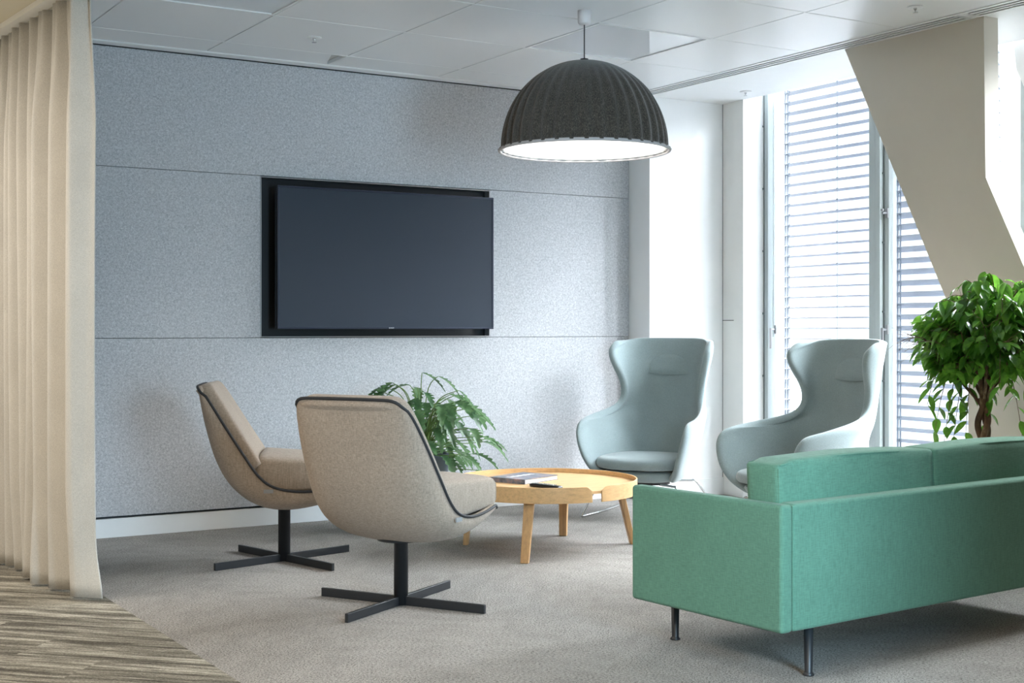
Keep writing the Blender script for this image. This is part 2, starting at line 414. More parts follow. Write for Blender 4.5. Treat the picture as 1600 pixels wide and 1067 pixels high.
bm = BM(); tube(bm, [(-.02, 6.93, 1.12), (-.02, 6.93, 2.9)], .004, 6); tube(bm, [(-.02, 6.93, 1.10), (-.02, 6.93, 1.42)], .006, 6); link('locking_rod', bm, grey_frame, w1)
handle(w1, 6.93, 1.15)
w2 = window(2, 5.958, 4.90, 0)
handle(w2, 5.925, 1.15); handle(w2, 5.925, 1.87, -.2)
# mullion between the two
bm = BM(); box(bm, GX-.012, GX+.09, 5.997, 6.029, .1, 3.1); box(bm, GX-.03, GX+.09, 5.959, 5.994, .1, 3.1); struct('trim_5', bm, grey_frame, mods=(M_bevel(.003),))
bm = BM(); box(bm, GX-.02, GX+.09, 4.80, 4.898, .1, 3.1); struct('trim_6', bm, paint_cool)
y = 4.80; n_ = 3
window(3, 4.80, 3.45, 0)
bm = BM(); box(bm, GX-.02, GX+.12, -2, 3.45, .10, 3.1); struct('wall_right', bm, paint)
bm = BM(); box(bm, 2.93, 6.3, 1.60, 1.75, 0, CEIL); struct('wall_front', bm, plain('charcoal_partition', (.05, .055, .06), .8))  # unseen blocker, added to shade the right end of the sofa back
# the inclined mullion seen right of the strut
bm = BM(); prism(bm, [(6.27, 4.97, 3.1), (6.27, 4.90, 2.58), (6.27, 3.0, -1.3+.0), (6.27, 1.9, -1.3), (6.27, 4.45, 3.1)], (.07, 0, 0))
bmesh.ops.bisect_plane(bm, geom=bm.verts[:]+bm.edges[:]+bm.faces[:], plane_co=(0, 0, .1), plane_no=(0, 0, -1), clear_outer=True)
bmesh.ops.holes_fill(bm, edges=bm.edges[:])
struct('trim_7', bm, paint_cool)
# big inclined strut casing
PS = [(5.486, CEIL), (4.631, 1.026), (4.631, 0), (3.72, 0), (3.72, .29), (4.525, 1.911), (4.536, CEIL)]
bm = BM(); prism(bm, [(5.554, a, b) for a, b in PS], (.106, 0, 0)); struct('wall_strut', bm, strut_paint).name = 'wall_front_strut'
# room shell out of view
bm = BM(); box(bm, -2.6, 6.6, -2.12, -2.0, 0, 3.3); struct('wall_front', bm, paint)
bm = BM(); box(bm, -2.72, -2.6, -2, 7.7, 0, 3.3); struct('wall_left', bm, paint)
bm = BM(); box(bm, 6.2, 6.6, 7.6, 7.7, 0, 3.3); struct('wall_right', bm, paint)

# blinds outside the glass
def blind(y0, y1, label, rails, cords, tilt, z0=2.721+.0709*4):
    BX = 6.564
    root = empty('venetian_blind', (BX, (y0+y1)/2, .1), 0, label, 'blind', 'venetian blinds outside the windows'); cy = (y0+y1)/2
    bm = BM(); n = 6
    def F(u, v):
        a = (u-.5); x = a*.08; z = -.006*(4*a*a)+.003
        return (x*math.cos(tilt)-z*math.sin(tilt), (v-.5)*(y0-y1), x*math.sin(tilt)+z*math.cos(tilt))
    grid(bm, F, 6, 1); first = None
    s = link('slat', bm, slat_m, root, True, mods=(M_solid(.0012),)); z = z0; s.location = (0, 0, z-.1); k = 1
    while z > .28:
        z = z0-.0709*k; c = s.copy(); COL.objects.link(c); c.location = (0, 0, z-.1); k += 1
    for r in rails:
        bm = BM()
        for dy in (-.011, .011): box(bm, -.02, -.012, r+dy-.004-cy, r+dy+.004-cy, 0, 3.0)
        zz = z0
        while zz > .2: box(bm, -.02, -.014, r-.012-cy, r+.012-cy, zz-.1-.003, zz-.1+.003); zz -= .0709
        link('ladder_tape', bm, cord_m, root)
    for r in cords:
        bm = BM(); tube(bm, [(-.046, r-cy, 0), (-.046, r-cy, 3.0)], .0016, 6)
        zz = z0
        while zz > .2: box(bm, -.05, -.042, r-.006-cy, r+.006-cy, zz-.1-.004, zz-.1+.004); zz -= .0709
        link('cord', bm, cord_m, root)
    bm = BM(); box(bm, -.04, .04, y1-cy, y0-cy, 0, .02); link('bottom_rail', bm, slat_m, root)
    return root
blind(7.057, 6.23, 'pale grey slatted blind hanging outside the left window, behind the right wing chair', [7.02], [6.961, 6.506], math.radians(-4))
blind(6.08, 5.27, 'pale grey slatted blind outside the window beside the sloping cream strut', [6.0], [6.061, 5.36], math.radians(-22))

# ------------------------------------------------------------------ ceiling fittings
lum_m = MT('glossy_white_acrylic', (.72, .75, .78), .02, 0, .5).m
lum_m.node_tree.nodes['Principled BSDF'].inputs['IOR'].default_value = 1.75
def luminaire(i, j, label):
    a, b, c, d = XL[i], XL[i+1], YL[j+1], YL[j]; cx, cy = (a+b)/2, (c+d)/2; hx, hy = (b-a)/2-.003, (d-c)/2-.007
    root = empty('ceiling_light', (cx, cy, CEIL), 0, label, 'ceiling light', 'square flush ceiling lights')
    bm = BM(); w = .014
    box(bm, -hx, hx, -hy, -hy+w, -.002, .02); box(bm, -hx, hx, hy-w, hy, -.002, .02); box(bm, -hx, -hx+w, -hy+w, hy-w, -.002, .02); box(bm, hx-w, hx, -hy+w, hy-w, -.002, .02)
    link('frame', bm, ceil_plaster, root)
    bm = BM(); box(bm, -hx+w, hx-w, -hy+w, hy-w, .004, .02); link('diffuser', bm, lum_m, root)
luminaire(1, 2, 'square glossy ceiling panel light at the top left, switched off and reflecting the felt wall')
luminaire(4, 2, 'square glossy ceiling panel light behind the pendant lamp cord')
def slot_vent(y0, y1, label):
    root = empty('ceiling_vent', (5.482, (y0+y1)/2, CEIL), 0, label, 'ceiling vent', 'linear slot vents in the ceiling'); h = (y1-y0)/2
    bm = BM(); xs = [-.070, -.046, -.032, -.008, .006, .030, .044, .068]
    for a, b in ((-.070, -.051), (-.029, -.013), (.009, .025), (.047, .070)): box(bm, a, b, -h, h, -.002, .003)
    box(bm, -.048, .044, -h, -h+.02, -.002, .003); box(bm, -.048, .044, h-.02, h, -.002, .003)
    link('frame', bm, ceil_plaster, root); bm = BM(); box(bm, -.069, .069, -h, h, .0035, .0215); link('slot_backing', bm, black, root)['label'] = 'dark slots'
slot_vent(4.60, 7.27, 'long white linear slot vent in the ceiling ending above the cream strut')
bm = BM(); box(bm, 5.412, 5.552, 4.56, 4.60, CEIL-.001, CEIL+.02); struct('trim_8', bm, ceil_plaster)
slot_vent(-1.9, 4.56, 'white linear slot vent in the ceiling at the top right corner, nearest the camera')
def sprinkler(x, y, label):
    root = empty('sprinkler', (x, y, CEIL), 0, label, 'sprinkler', 'ceiling sprinklers')
    bm = BM(); lathe(bm, [(0, .0), (.038, 0), (.040, -.003), (.036, -.006), (.016, -.007), (0, -.007)], 28); link('escutcheon', bm, ceil_plaster, root, True)
    bm = BM(); lathe(bm, [(.0, -.005), (.009, -.007), (.007, -.016), (.003, -.018), (.003, -.026), (.013, -.027), (.013, -.029), (0, -.030)], 16); link('head', bm, chrome, root, True)['label'] = 'small chrome nozzle'
sprinkler(2.893, 6.747, 'small round sprinkler in the ceiling tile above the screen')
sprinkler(5.113, 4.582, 'small round sprinkler in the ceiling just left of the slot vent end')
sprinkler(5.98, 6.80, 'small round sprinkler in the white ceiling margin above the left window')

# ------------------------------------------------------------------ screen
tv = empty('television', (3.683, 7.42, 1.153), 0, 'large black flat television mounted in the black wall niche', 'television')
hw, hh = .73, .837
bm = BM(); box(bm, -hw, hw, .004, .045, 0, hh); link('housing', bm, bezel, tv, mods=(M_bevel(.004),))
bm = BM(); w = .011
box(bm, -hw, hw, -.004, .004, 0, w); box(bm, -hw, hw, -.004, .004, hh-w, hh); box(bm, -hw, -hw+w, -.004, .004, w, hh-w); box(bm, hw-w, hw, -.004, .004, w, hh-w)
link('bezel', bm, plain('blue_black_bezel', s2l((52, 58, 74)), .3, .3), tv, mods=(M_bevel(.0015),))
bm = BM(); box(bm, -hw+w, hw-w, -.001, .004, w, hh-w); link('screen', bm, glassy, tv)
bm = BM(); box(bm, -.3, .3, .045, .085, .2, .6); box(bm, -.1, .1, .085, .178, .3, .5); link('wall_bracket', bm, darkmetal, tv)
def text_bm(s, size, depth=.0006):
    cu = bpy.data.curves.new('txt', 'FONT'); cu.body = s; cu.size = size; cu.extrude = depth; cu.align_x = 'CENTER'; cu.align_y = 'CENTER'
    o = bpy.data.objects.new('txt', cu); COL.objects.link(o); bpy.context.view_layer.update()
    me = bpy.data.meshes.new_from_object(o.evaluated_get(bpy.context.evaluated_depsgraph_get()))
    bm = BM(); bm.from_mesh(me); bpy.data.objects.remove(o); bpy.data.curves.remove(cu); bpy.data.meshes.remove(me); return bm
bm = text_bm('SONY', .011); bmesh.ops.transform(bm, matrix=Matrix.Translation((0.005, -.0045, .0055)) @ Matrix.Rotation(PI/2, 4, 'X') @ Matrix.Scale(1.25, 4, (1, 0, 0)), verts=bm.verts[:])
link('logo', bm, plain('silver_logo', (.75, .78, .85), .3), tv)

# ------------------------------------------------------------------ pendant lamp
lamp = empty('pendant_lamp', (3.789, 5.494, 2.035), 0, 'dark felt ribbed dome pendant lamp hanging from the ceiling', 'pendant lamp')
NR = 38
def ribf(a, r, z):
    q = math.cos(a*NR)
    k = max(0, min(1, (.41-z)/.12))
    return 1+.014*k*(abs(q)**.7*math.copysign(1, q))
prof = []
for i in range(30):
    t = i/29; a = t*PI/2
    prof.append((max(.0, .405*math.sin(a)**.96), .435*math.cos(a)**.98 if t < 1 else 0))
prof[0] = (.0, .435)
prof_o = prof[:-1]+[(.405, .006), (.418, .001), (.420, -.004)]
bm = BM(); lathe(bm, prof_o, NR*8, rib=ribf)
m = MT('charcoal_felt', (.045, .043, .04), .95, spec=.15); nn = m.noise(230, 3, .8, (1, 1, .5)); n3 = m.noise(30, 3)
m.base(m.mix(m.ramp(nn, [(.35, (.028, .025, .022)), (.55, (.075, .066, .055)), (.72, (.17, .15, .125))]), m.ramp(n3, [(.3, (.75,)*3), (.7, (1, 1, 1))]), 1, 'MULTIPLY')); m.bump(nn, .4, .002); m.set('Sheen Weight', .3)
link('shade', bm, m.m, lamp, True, mods=(M_solid(.004, 0),))
bm = BM(); lathe(bm, [(r*.975, z-.006) for r, z in prof[:-1]]+[(.398, .0), (.408, -.001)], NR*8, rib=ribf)
link('lining', bm, plain('white_shade_lining', (.85, .85, .84), .8), lamp, True)['label'] = 'white inner face'
bm = BM(); tube(bm, [(.418*math.cos(2*PI*k/96), .418*math.sin(2*PI*k/96), -.004) for k in range(96)], .0085, 8, closed=True)
link('rim', bm, plain('grey_felt_rim', (.42, .41, .42), .9), lamp, True)['label'] = 'lighter grey rim'
bm = BM(); lathe(bm, [(0, .10), (.05, .105), (.075, .13), (.08, .16), (.06, .19), (.03, .215), (.02, .24), (0, .24)], 28)
e = bpy.data.materials.new('lamp_glow'); e.use_nodes = True; b_ = e.node_tree.nodes['Principled BSDF']; b_.inputs['Emission Color'].default_value = (1, .96, .9, 1); b_.inputs['Emission Strength'].default_value = 70
link('bulb', bm, e, lamp, True)
bm = BM(); tube(bm, [(0, 0, .42), (0, 0, .66)], .0028, 8); lathe(bm, [(0, .45), (.02, .448), (.022, .436), (0, .434)], 16); link('cord', bm, piping_m, lamp, True)
bm = BM(); lathe(bm, [(0, .615), (.026, .617), (.032, .628), (.033, .685), (0, .685)], 28); link('ceiling_rose', bm, plain('white_plastic', (.8, .76, .76), .35), lamp, True)

# ------------------------------------------------------------------ curtain
cur = empty('curtain', (1.43, 6.45, 0), 0, 'heavy oatmeal pleated curtain hanging from the ceiling track at the far left', 'curtain')
def smoothstep(a, b, x): t = max(0, min(1, (x-a)/(b-a))); return t*t*(3-2*t)
# fold positions along the track (metres from the near end) : alternating out / in
fr_ = random.Random(11); knots = [0.0]
for w_ in (.20, .22, .17, .15, .12, .13, .10, .11, .09, .10, .09, .08): knots.append(knots[-1]+w_)
LEN = knots[-1]
def fold(s, sharp=.75):
    for i in range(len(knots)-1):
        if knots[i] <= s <= knots[i+1]+1e-9:
            t = (s-knots[i])/(knots[i+1]-knots[i]); q = -math.cos(2*PI*t)
            return q, i
    return -1, 0
AMP = [fr_.uniform(.7, 1.2) for _ in knots]; AMP[0] = .55; AMP[1] = .85; PH = [fr_.uniform(-.03, .03) for _ in knots]
def CF(u, v):
    # u from near end (0) to far (1), v from hem (0) to top (1)
    z = .012+v*2.572; s = u*LEN
    q, i = fold(max(0, min(LEN, s)))
    top = smoothstep(2.0, 2.6, z)
    amp = (.050*AMP[i])*(1-.55*top)
    d = amp*sup(q, .85) + .012*top*math.sin(s*95+1.3)+.006*math.sin(s*60+z*1.3)
    sy = s+PH[i]*(1-v)*.8*math.sin(z*1.1+i)
    x = 1.435-.10*(s/LEN)-d; y = 5.80+sy
    # leading edge turns back towards the room
    if u < .05:
        k = 1-u/.05; x += .040*k; y += .03*k
        x += .012*k*smoothstep(.3, 0, z); y -= .05*k*smoothstep(.22, 0, z)
    x += .02*smoothstep(.5, 0, z)*math.sin(s*9)
    return (x-1.43, y-6.45, z)
bm = BM(); grid(bm, CF, 300, 46); link('drape', bm, curtain_m, cur, True, mods=(M_solid(.005, 0),))
bm = BM(); bar(bm, (1.405-1.43, -.72, 2.597), (1.305-1.43, .60, 2.597), .06, .026); link('track', bm, plain('white_track', (.85, .83, .78), .4), cur)['label'] = 'white ceiling track'

# ------------------------------------------------------------------ round oak tray table
TX, TY = 3.90, 6.02
tab = empty('coffee_table', (TX, TY, 0), 0, 'round oak tray coffee table with raised notched rim', 'coffee table')
bm = BM(); lathe(bm, [(0, .328), (.478, .328), (.478, .342), (0, .342)], 96); link('tabletop', bm, oak, tab)
RT = .487
def rim_seg(bm, a0, a1):
    n = 90; hi, lo = .366, .287; ch = .055
    L = []
    for k in range(n+1):
        a = a0+(a1-a0)*k/n; da = min(a-a0, a1-a)*RT
        # chamfered ends: the rim drops towards the notch
        top = hi if da > ch*.55 else .343+(hi-.343)*(da/(ch*.55)); bot = lo
        c, s_ = math.cos(a), math.sin(a); L.append([bm.verts.new((r*c, r*s_, z)) for r, z in ((RT-.008, bot), (RT, bot), (RT, top), (RT-.008, top))])
    for A, B in zip(L, L[1:]):
        for q in range(4): bm.faces.new((A[q], A[(q+1) % 4], B[(q+1) % 4], B[q]))
    bm.faces.new(L[0]); bm.faces.new(L[-1][::-1])
bm = BM()
notch = [math.radians(d) for d in (-90.5, 176)]   # notches round the tray
hwn = .058
for i in range(2):
    a0 = notch[i]+hwn; a1 = notch[(i+1) % 2]-hwn
    if a1 < a0: a1 += 2*PI
    rim_seg(bm, a0, a1)
link('rim', bm, oak, tab, True, mods=(M_bevel(.0015, 1),))
for (x, y) in ((3.532, 5.637), (4.186, 6.277), (3.569, 6.288), (4.345, 5.845)):
    bm = BM(); d = Vector((x-TX, y-TY)); r0 = d.length; d.normalize(); s_ = Vector((-d.y, d.x))
    rt = .40
    def ring(r, z, w, t): return [bm.verts.new((d.x*(r+a)+s_.x*b, d.y*(r+a)+s_.y*b, z)) for a, b in ((-t/2, -w/2), (t/2, -w/2), (t/2, w/2), (-t/2, w/2))]
    A, B = ring(r0, 0, .042, .028), ring(rt, .328, .054, .034)
    bm.faces.new(A[::-1]); bm.faces.new(B)
    for q in range(4): bm.faces.new((A[q], A[(q+1) % 4], B[(q+1) % 4], B[q]))
    link('leg', bm, oak_leg, tab, mods=(M_bevel(.004),))
# book
ang = math.atan2(6.081-5.971, 4.022-3.742)
book = empty('book', (3.742, 5.971, .3422), ang, 'thick hardback book with a dark photo cover lying on the round table', 'book')
bw, bd = .30, .235
cover = MT('printed_book_cover', (.1, .1, .12), .3); nn = cover.noise(14, 4, .7); cover.base(cover.ramp(nn, [(.35, (.03, .04, .06)), (.5, (.14, .16, .21)), (.62, (.30, .20, .20)), (.75, (.5, .5, .55))]))
bm = BM(); box(bm, 0, bw, 0, bd, 0, .0025); box(bm, 0, bw, 0, bd, .0225, .025); box(bm, 0, .003, 0, bd, .0025, .0225); link('cover', bm, cover.m, book)
pg = MT('book_pages', (.82, .76, .66), .8); w_ = pg.noise(1, 1, .5, (1, 1, 900)); pg.base(pg.ramp(w_, [(.3, (.66, .6, .5)), (.7, (.86, .8, .7))]))
bm = BM(); box(bm, .004, bw-.004, .004, bd-.004, .0026, .0224); link('pages', bm, pg.m, book)
bm = BM()
for k in range(9): box(bm, .045+.024*k, .062+.024*k, .12+.004*math.sin(k*2), .155+.004*math.cos(k*3), .0251, .0256)
link('cover_lettering', bm, plain('white_print', (.85, .85, .85), .5), book)['label'] = 'white blurred lettering band'
# remote
rem = empty('remote_control', (3.755, 5.79, .3422), math.atan2(-.195, .048), 'slim black remote control lying on the round table beside the book', 'remote control')
bm = BM(); pillow(bm, -.10, .10, -.022, .022, .0005, .017, .002, .008, 10, 6, 4); link('body', bm, plain('black_plastic', (.015, .015, .017), .3), rem, True)
bm = BM()
for i in range(11):
    for j in range(3): lathe(bm, [(0, .0), (.0038, 0), (.0036, .0022), (0, .0025)], 10, (-.08+.014*i, -.012+.012*j, .0185))
link('buttons', bm, plain('grey_rubber_buttons', (.35, .38, .38), .6), rem, True)

# ------------------------------------------------------------------ swivel chairs
def interp(P, t):
    t = max(0, min(1, t))*(len(P)-1); i = min(int(t), len(P)-2); f_ = t-i
    a, b, c, d = P[max(i-1, 0)], P[i], P[i+1], P[min(i+2, len(P)-1)]
    return tuple(.5*((2*B)+(C-A)*f_+(2*A-5*B+4*C-D)*f_*f_+(3*B-A-3*C+D)*f_**3) for A, B, C, D in zip(a, b, c, d))
# stations from the top of the back to the seat front: rim x, rim z, half width, centre x, centre z
ST = [(-.385, .872, .245, -.405, .878), (-.335, .805, .272, -.395, .790), (-.262, .690, .290, -.370, .660), (-.175, .555, .300, -.325, .510),
      (-.105, .455, .305, -.255, .390), (-.030, .400, .305, -.150, .305), (.090, .378, .300, -.02, .268), (.240, .385, .285, .15, .285), (.400, .402, .255, .385, .365)]
def shell_pt(s, t, off=0.0):
    rx, rz, w, cx, cz = interp(ST, s)
    a = t*PI/2
    # superellipse section: flat middle, tight turn at the rim
    y = w*sup(math.sin(a), .80); k = abs(math.cos(a))**.62
    if abs(t) >= .9999: k = 0
    p = Vector((rx+(cx-rx)*k, y, rz+(cz-rz)*k))
    return p
def round_s(s, t):   # corners of the back top rounded
    return s
def make_swivel():
    root = empty('swivel_chair', (0, 0, 0), 0)
    bm = BM()
    def F(u, v):
        t = -1+2*v; e_ = max(0, abs(t)-.45)/.55; p = shell_pt(u+(1-u)**5*.085*e_**2.6-u**8*.06*e_**2.5, t)
        return p
    grid(bm, F, 44, 28)
    link('shell', bm, linen, root, True, mods=(M_solid(.022, -1),))
    # piping along the whole rim
    path = [F(i/40, 0) for i in range(40, 0, -1)]+[F(0, j/24) for j in range(0, 25)]+[F(i/40, 1) for i in range(1, 41)]
    path += [F(1, 1-j/12) for j in range(1, 12)]
    bm = BM(); tube(bm, [Vector(p) for p in path], .0065, 8, closed=True); link('piping', bm, piping_m, root, True)['label'] = 'dark edge piping'
    # seat cushion
    bm = BM()
    def SC(u, v):   # closed lofted block: u along x, v around section
        x = -.12+.50*u; w = (.278-.030*u); zt = .545-.035*u; zb = .355+.025*u
        a = 2*PI*v; ex = .22
        yy = w*sup(math.cos(a), ex if math.sin(a) >= 0 else .36); zz = (zt+zb)/2+(zt-zb)/2*sup(math.sin(a), ex)
        zz += .012*max(0, math.sin(a))*(1-(yy/w)**2)
        e_ = 1-max(0, (abs(u-.5)*2-.90)/.10)**2.5*.22
        return Vector((x, yy*(.93+.07*e_), (zt+zb)/2+(zz-(zt+zb)/2)*e_))
    V = grid(bm, SC, 22, 40); bmesh.ops.remove_doubles(bm, verts=bm.verts[:], dist=1e-5)
    bm.edges.ensure_lookup_table(); bmesh.ops.holes_fill(bm, edges=[e for e in bm.edges if e.is_boundary])
    link('seat_cushion', bm, linen, root, True)
    # back cushion following the inside of the back
    bm = BM()
    def BC(u, v):
        t = -1+2*v; s = .01+u*.44+(1-u)**5*.085*(max(0, abs(t)-.45)/.55)**2.6
        rx, rz, w, cx, cz = interp(ST, s); w -= .012
        y = w*sup(math.sin(t*PI/2), .8); nx, nz = .86, .42
        d = .062-.03*abs(t)**6-.05*max(0, 1-u/.08)**2
        x, z = rx+nx*d-.02*(1-t*t), rz+nz*d
        return Vector((x, y*.985, z+.008*(1-u)))
    def BCb(u, v):
        t = -1+2*v; s = .01+u*.44+(1-u)**5*.085*(max(0, abs(t)-.45)/.55)**2.6; rx, rz, w, cx, cz = interp(ST, s); w -= .012
        return Vector((rx-.035*(1-t*t), w*sup(math.sin(t*PI/2), .8)*.985, rz-.015))
    A = grid(bm, BC, 20, 20); B = grid(bm, BCb, 20, 20)
    for i in range(20):
        for j in (0, 20): bm.faces.new((A[i][j], B[i][j], B[i+1][j], A[i+1][j]))
    for j in range(20):
        for i in (0, 20): bm.faces.new((A[i][j], A[i][j+1], B[i][j+1], B[i][j]))
    link('back_cushion', bm, linen, root, True)
    # small tag on the side piping
    bm = BM(); box(bm, -.08, -.035, -.318, -.312, .375, .392); link('side_tag', bm, tagm, root)['label'] = 'small grey tag'
    return root
def make_base(root, rz):
    bm = BM(); lathe(bm, [(0, .004), (.030, .004), (.030, .27), (.10, .272), (.10, .285), (0, .285)], 28); link('column', bm, powder, root, True)
    for k in range(4):
        a = rz+k*PI/2; d = Vector((math.cos(a), math.sin(a), 0))
        bm = BM(); bar(bm, d*.02+Vector((0, 0, .019)), d*.40+Vector((0, 0, .019)), .016, .036)
        link('base_arm', bm, powder, root, mods=(M_bevel(.002),))
def swivel(x, y, facing, base, label):
    root = make_swivel(); root.location = (x, y, 0); root.rotation_euler.z = math.radians(facing)
    make_base(root, math.radians(base-facing)); tag(root, label, 'swivel chair', 'grey-beige swivel chairs'); return root
swivel(2.56, 5.06, 30, 31, 'nearer grey-beige swivel chair seen from behind, in front of the leafy plant')
swivel(2.549, 6.318, -25, 13, 'farther grey-beige swivel chair seen side-on, close to the felt wall')

# ------------------------------------------------------------------ wing chairs
# stations bottom to top: back centre x,z ; tip x, z, half width
WS = [(-.10, .235, .20, .235, .20), (-.20, .270, .28, .285, .26), (-.275, .36, .335, .37, .300), (-.305, .45, .345, .46, .330), (-.325, .52, .33, .535, .345),
      (-.335, .575, .27, .590, .346), (-.345, .615, .13, .607, .335), (-.353, .655, -.02, .620, .310), (-.360, .70, -.15, .655, .275), (-.368, .76, -.215, .725, .258),
      (-.376, .84, -.215, .82, .268), (-.385, .92, -.175, .905, .295), (-.395, 1.00, -.150, .975, .318), (-.405, 1.06, -.165, 1.03, .322), (-.415, 1.095, -.23, 1.067, .300)]
def wing_pt(u, v):
    bx, bz, tx, tz, w = interp(WS, u); t = -1+2*v; a = abs(t)*PI/2
    y = math.copysign(w*math.sin(a)**.72, t); k = 1-max(0, math.cos(a))**.78
    lean = 0
    # wings turn slightly inwards at the tips near the top
    return Vector((bx+(tx-bx)*k, y, bz+(tz-bz)*k**1.2))
def make_wing():
    root = empty('wing_chair', (0, 0, 0), 0)
    bm = BM(); grid(bm, wing_pt, 26, 26)
    link('shell', bm, teal, root, True, mods=(M_solid(.046, 0), M_sub(2)))
    # seat bowl
    def D(r, sx_, x0, z, n=40):
        out = []
        for k in range(n):
            a = 2*PI*k/n; c, s_ = math.cos(a), math.sin(a)
            out.append(Vector((x0+sx_*sup(c, .8)*r, (.295 if z > .3 else .245)*sup(s_, .75)*r, z)))
        return out
    def loft(rings, mat, name):
        bm = BM(); V = [[bm.verts.new(p) for p in R] for R in rings]; n = len(V[0])
        for A, B in zip(V, V[1:]):
            for k in range(n): bm.faces.new((A[k], A[(k+1) % n], B[(k+1) % n], B[k]))
        bm.faces.new(V[0][::-1]); bm.faces.new(V[-1]); return link(name, bm, mat, root, True, mods=(M_sub(1),))
    loft([D(.55, .30, .02, .222), D(.80, .30, .02, .222), D(.93, .30, .025, .245), D(.99, .30, .03, .28), D(.98, .30, .03, .298)], teal, 'seat_shell')
    loft([D(.90, .305, .04, .301), D(.975, .305, .045, .306), D(1.0, .305, .05, .322), D(.995, .305, .05, .350), D(.95, .305, .05, .368), D(.80, .305, .045, .378), D(.4, .305, .04, .383)], teal, 'seat_cushion')
    # headrest pad
    bm = BM()
    def HP(u, v):
        z = .86+.13*v; y = (-1+2*u)*.135; f_ = (max(0, 1-(2*u-1)**2))**.5
        zz = .86+(.13*v)*(.35+.65*f_)+.012*(1-f_)
        d = .022*f_*math.sin(min(1, v*1.7+.35)*PI*.5)*(1-v)**.8
        # inner face of the back at this height
        bx = -.377-.00012*(zz-.86)*1000
        yy = abs(y); k = 1-math.cos(math.asin(min(.999, (yy/.30)**(1/.72))))**.78
        return Vector((bx+.19*k+.0225+d, y, zz))
    grid(bm, HP, 24, 12); link('headrest', bm, teal, root, True)
    bm = BM(); lathe(bm, [(0, .196), (.13, .196), (.13, .222), (0, .222)], 24); link('underframe', bm, darkmetal, root, mods=())
    for s_ in (-1, 1):
        bm = BM()
        P = [(.13, s_*.12, .205), (.19, s_*.22, .205), (.215, s_*.255, .19), (.30, s_*.315, .03), (.302, s_*.318, .010), (.27, s_*.318, .0085), (0, s_*.30, .0085), (-.30, s_*.318, .0085), (-.335, s_*.32, .012), (-.33, s_*.31, .03), (-.22, s_*.24, .19), (-.19, s_*.2, .205), (-.13, s_*.12, .205)]
        tube(bm, smooth_path(P, 6), .0075, 8); link('leg', bm, chrome, root, True)
    return root
wc = make_wing(); wc.location = (5.115, 6.71, 0); wc.rotation_euler.z = math.radians(212)
tag(wc, 'pale teal wing chair facing the camera beside the white pier', 'wing chair', 'pale teal high-backed wing chairs')
wd = copy_tree(wc); wd.location = (5.275, 5.53, 0); wd.rotation_euler.z = math.radians(176)
wd['label'] = 'pale teal wing chair turned left in front of the window, partly behind the green sofa'

# ------------------------------------------------------------------ sofa
sofa = empty('sofa', (3.02, 3.26, 0), math.radians(4.6), 'sea green two-seat sofa seen from behind on black legs', 'sofa')
SW, SD, Z0, Z1 = 1.74, .735, .165, .582
def panel(name, x0, x1, y0, y1, z0=Z0, z1=Z1, bevel=.014):
    bm = BM(); box(bm, x0, x1, y0, y1, z0, z1); return link(name, bm, green, sofa, mods=(M_bevel(bevel, 4),))
panel('armrest', 0, .055, 0.0, SD); panel('armrest', SW-.055, SW, 0.0, SD)
panel('back_panel', .057, SW-.057, 0.002, .075)
bm = BM(); tube(bm, [(.056, .004, Z0+.01), (.056, .004, Z1-.006)], .0035, 6); link('seam', bm, green, sofa)
bm = BM(); pillow(bm, .058, SW-.058, .078, SD+.045, .205, .268, .004, .02, 20, 12, 4); link('seat_base', bm, green, sofa, True)
for k in range(2):
    a = .058+k*(SW-.116)/2; b = a+(SW-.116)/2-.002
    bm = BM(); pillow(bm, a, b, .16, SD+.05, .27, .40, .012, .035, 14, 14, 6); link('seat_cushion', bm, green, sofa, True)
    # back cushion: leans a little, top edge with a seam
    bm = BM(); a = .058+k*.82; b = a+.817; pillow(bm, a, b, .055, .205,   .405, .713, .007, .012, 16, 8, 10)
    for v in bm.verts:
        q = (v.co.z-.405)/.30; v.co.y += .012*q; v.co.z += .008*math.sin(PI*max(0, min(1, (v.co.x-a)/(b-a))))*q-.010*q*(1 if v.co.x-a < .05 and k == 0 else 0)
        v.co += Vector((0, 1, 0))*noise.noise(Vector((v.co.x*9, k*7, v.co.z*2)))*.006
    c = link('back_cushion', bm, green, sofa, True)
    bm = BM()
    for yy in (.060+.012, .200+.012):
        tube(bm, smooth_path([(a+.012+(b-a-.024)*i/8, yy+.004*math.sin(i), .711+.013*math.sin(PI*i/8)-(.010 if i == 0 and k == 0 else .004)) for i in range(9)], 3), .0028, 6)
    for xx in (a+.004,): tube(bm, [(xx, .062, .43), (xx, .066, .56), (xx, .072, .69)], .0028, 6)
    link('seam_piping', bm, green, c, True)
for x, y in ((.178, .045), (.178, .69), (SW-.178, .045), (SW-.178, .69)):
    bm = BM(); lathe(bm, [(0, .0), (.0185, 0), (.019, .004), (.014, .010), (.013, .012), (.0165, Z0), (0, Z0)], 20, (x, y, 0)); link('leg', bm, powder, sofa, True)

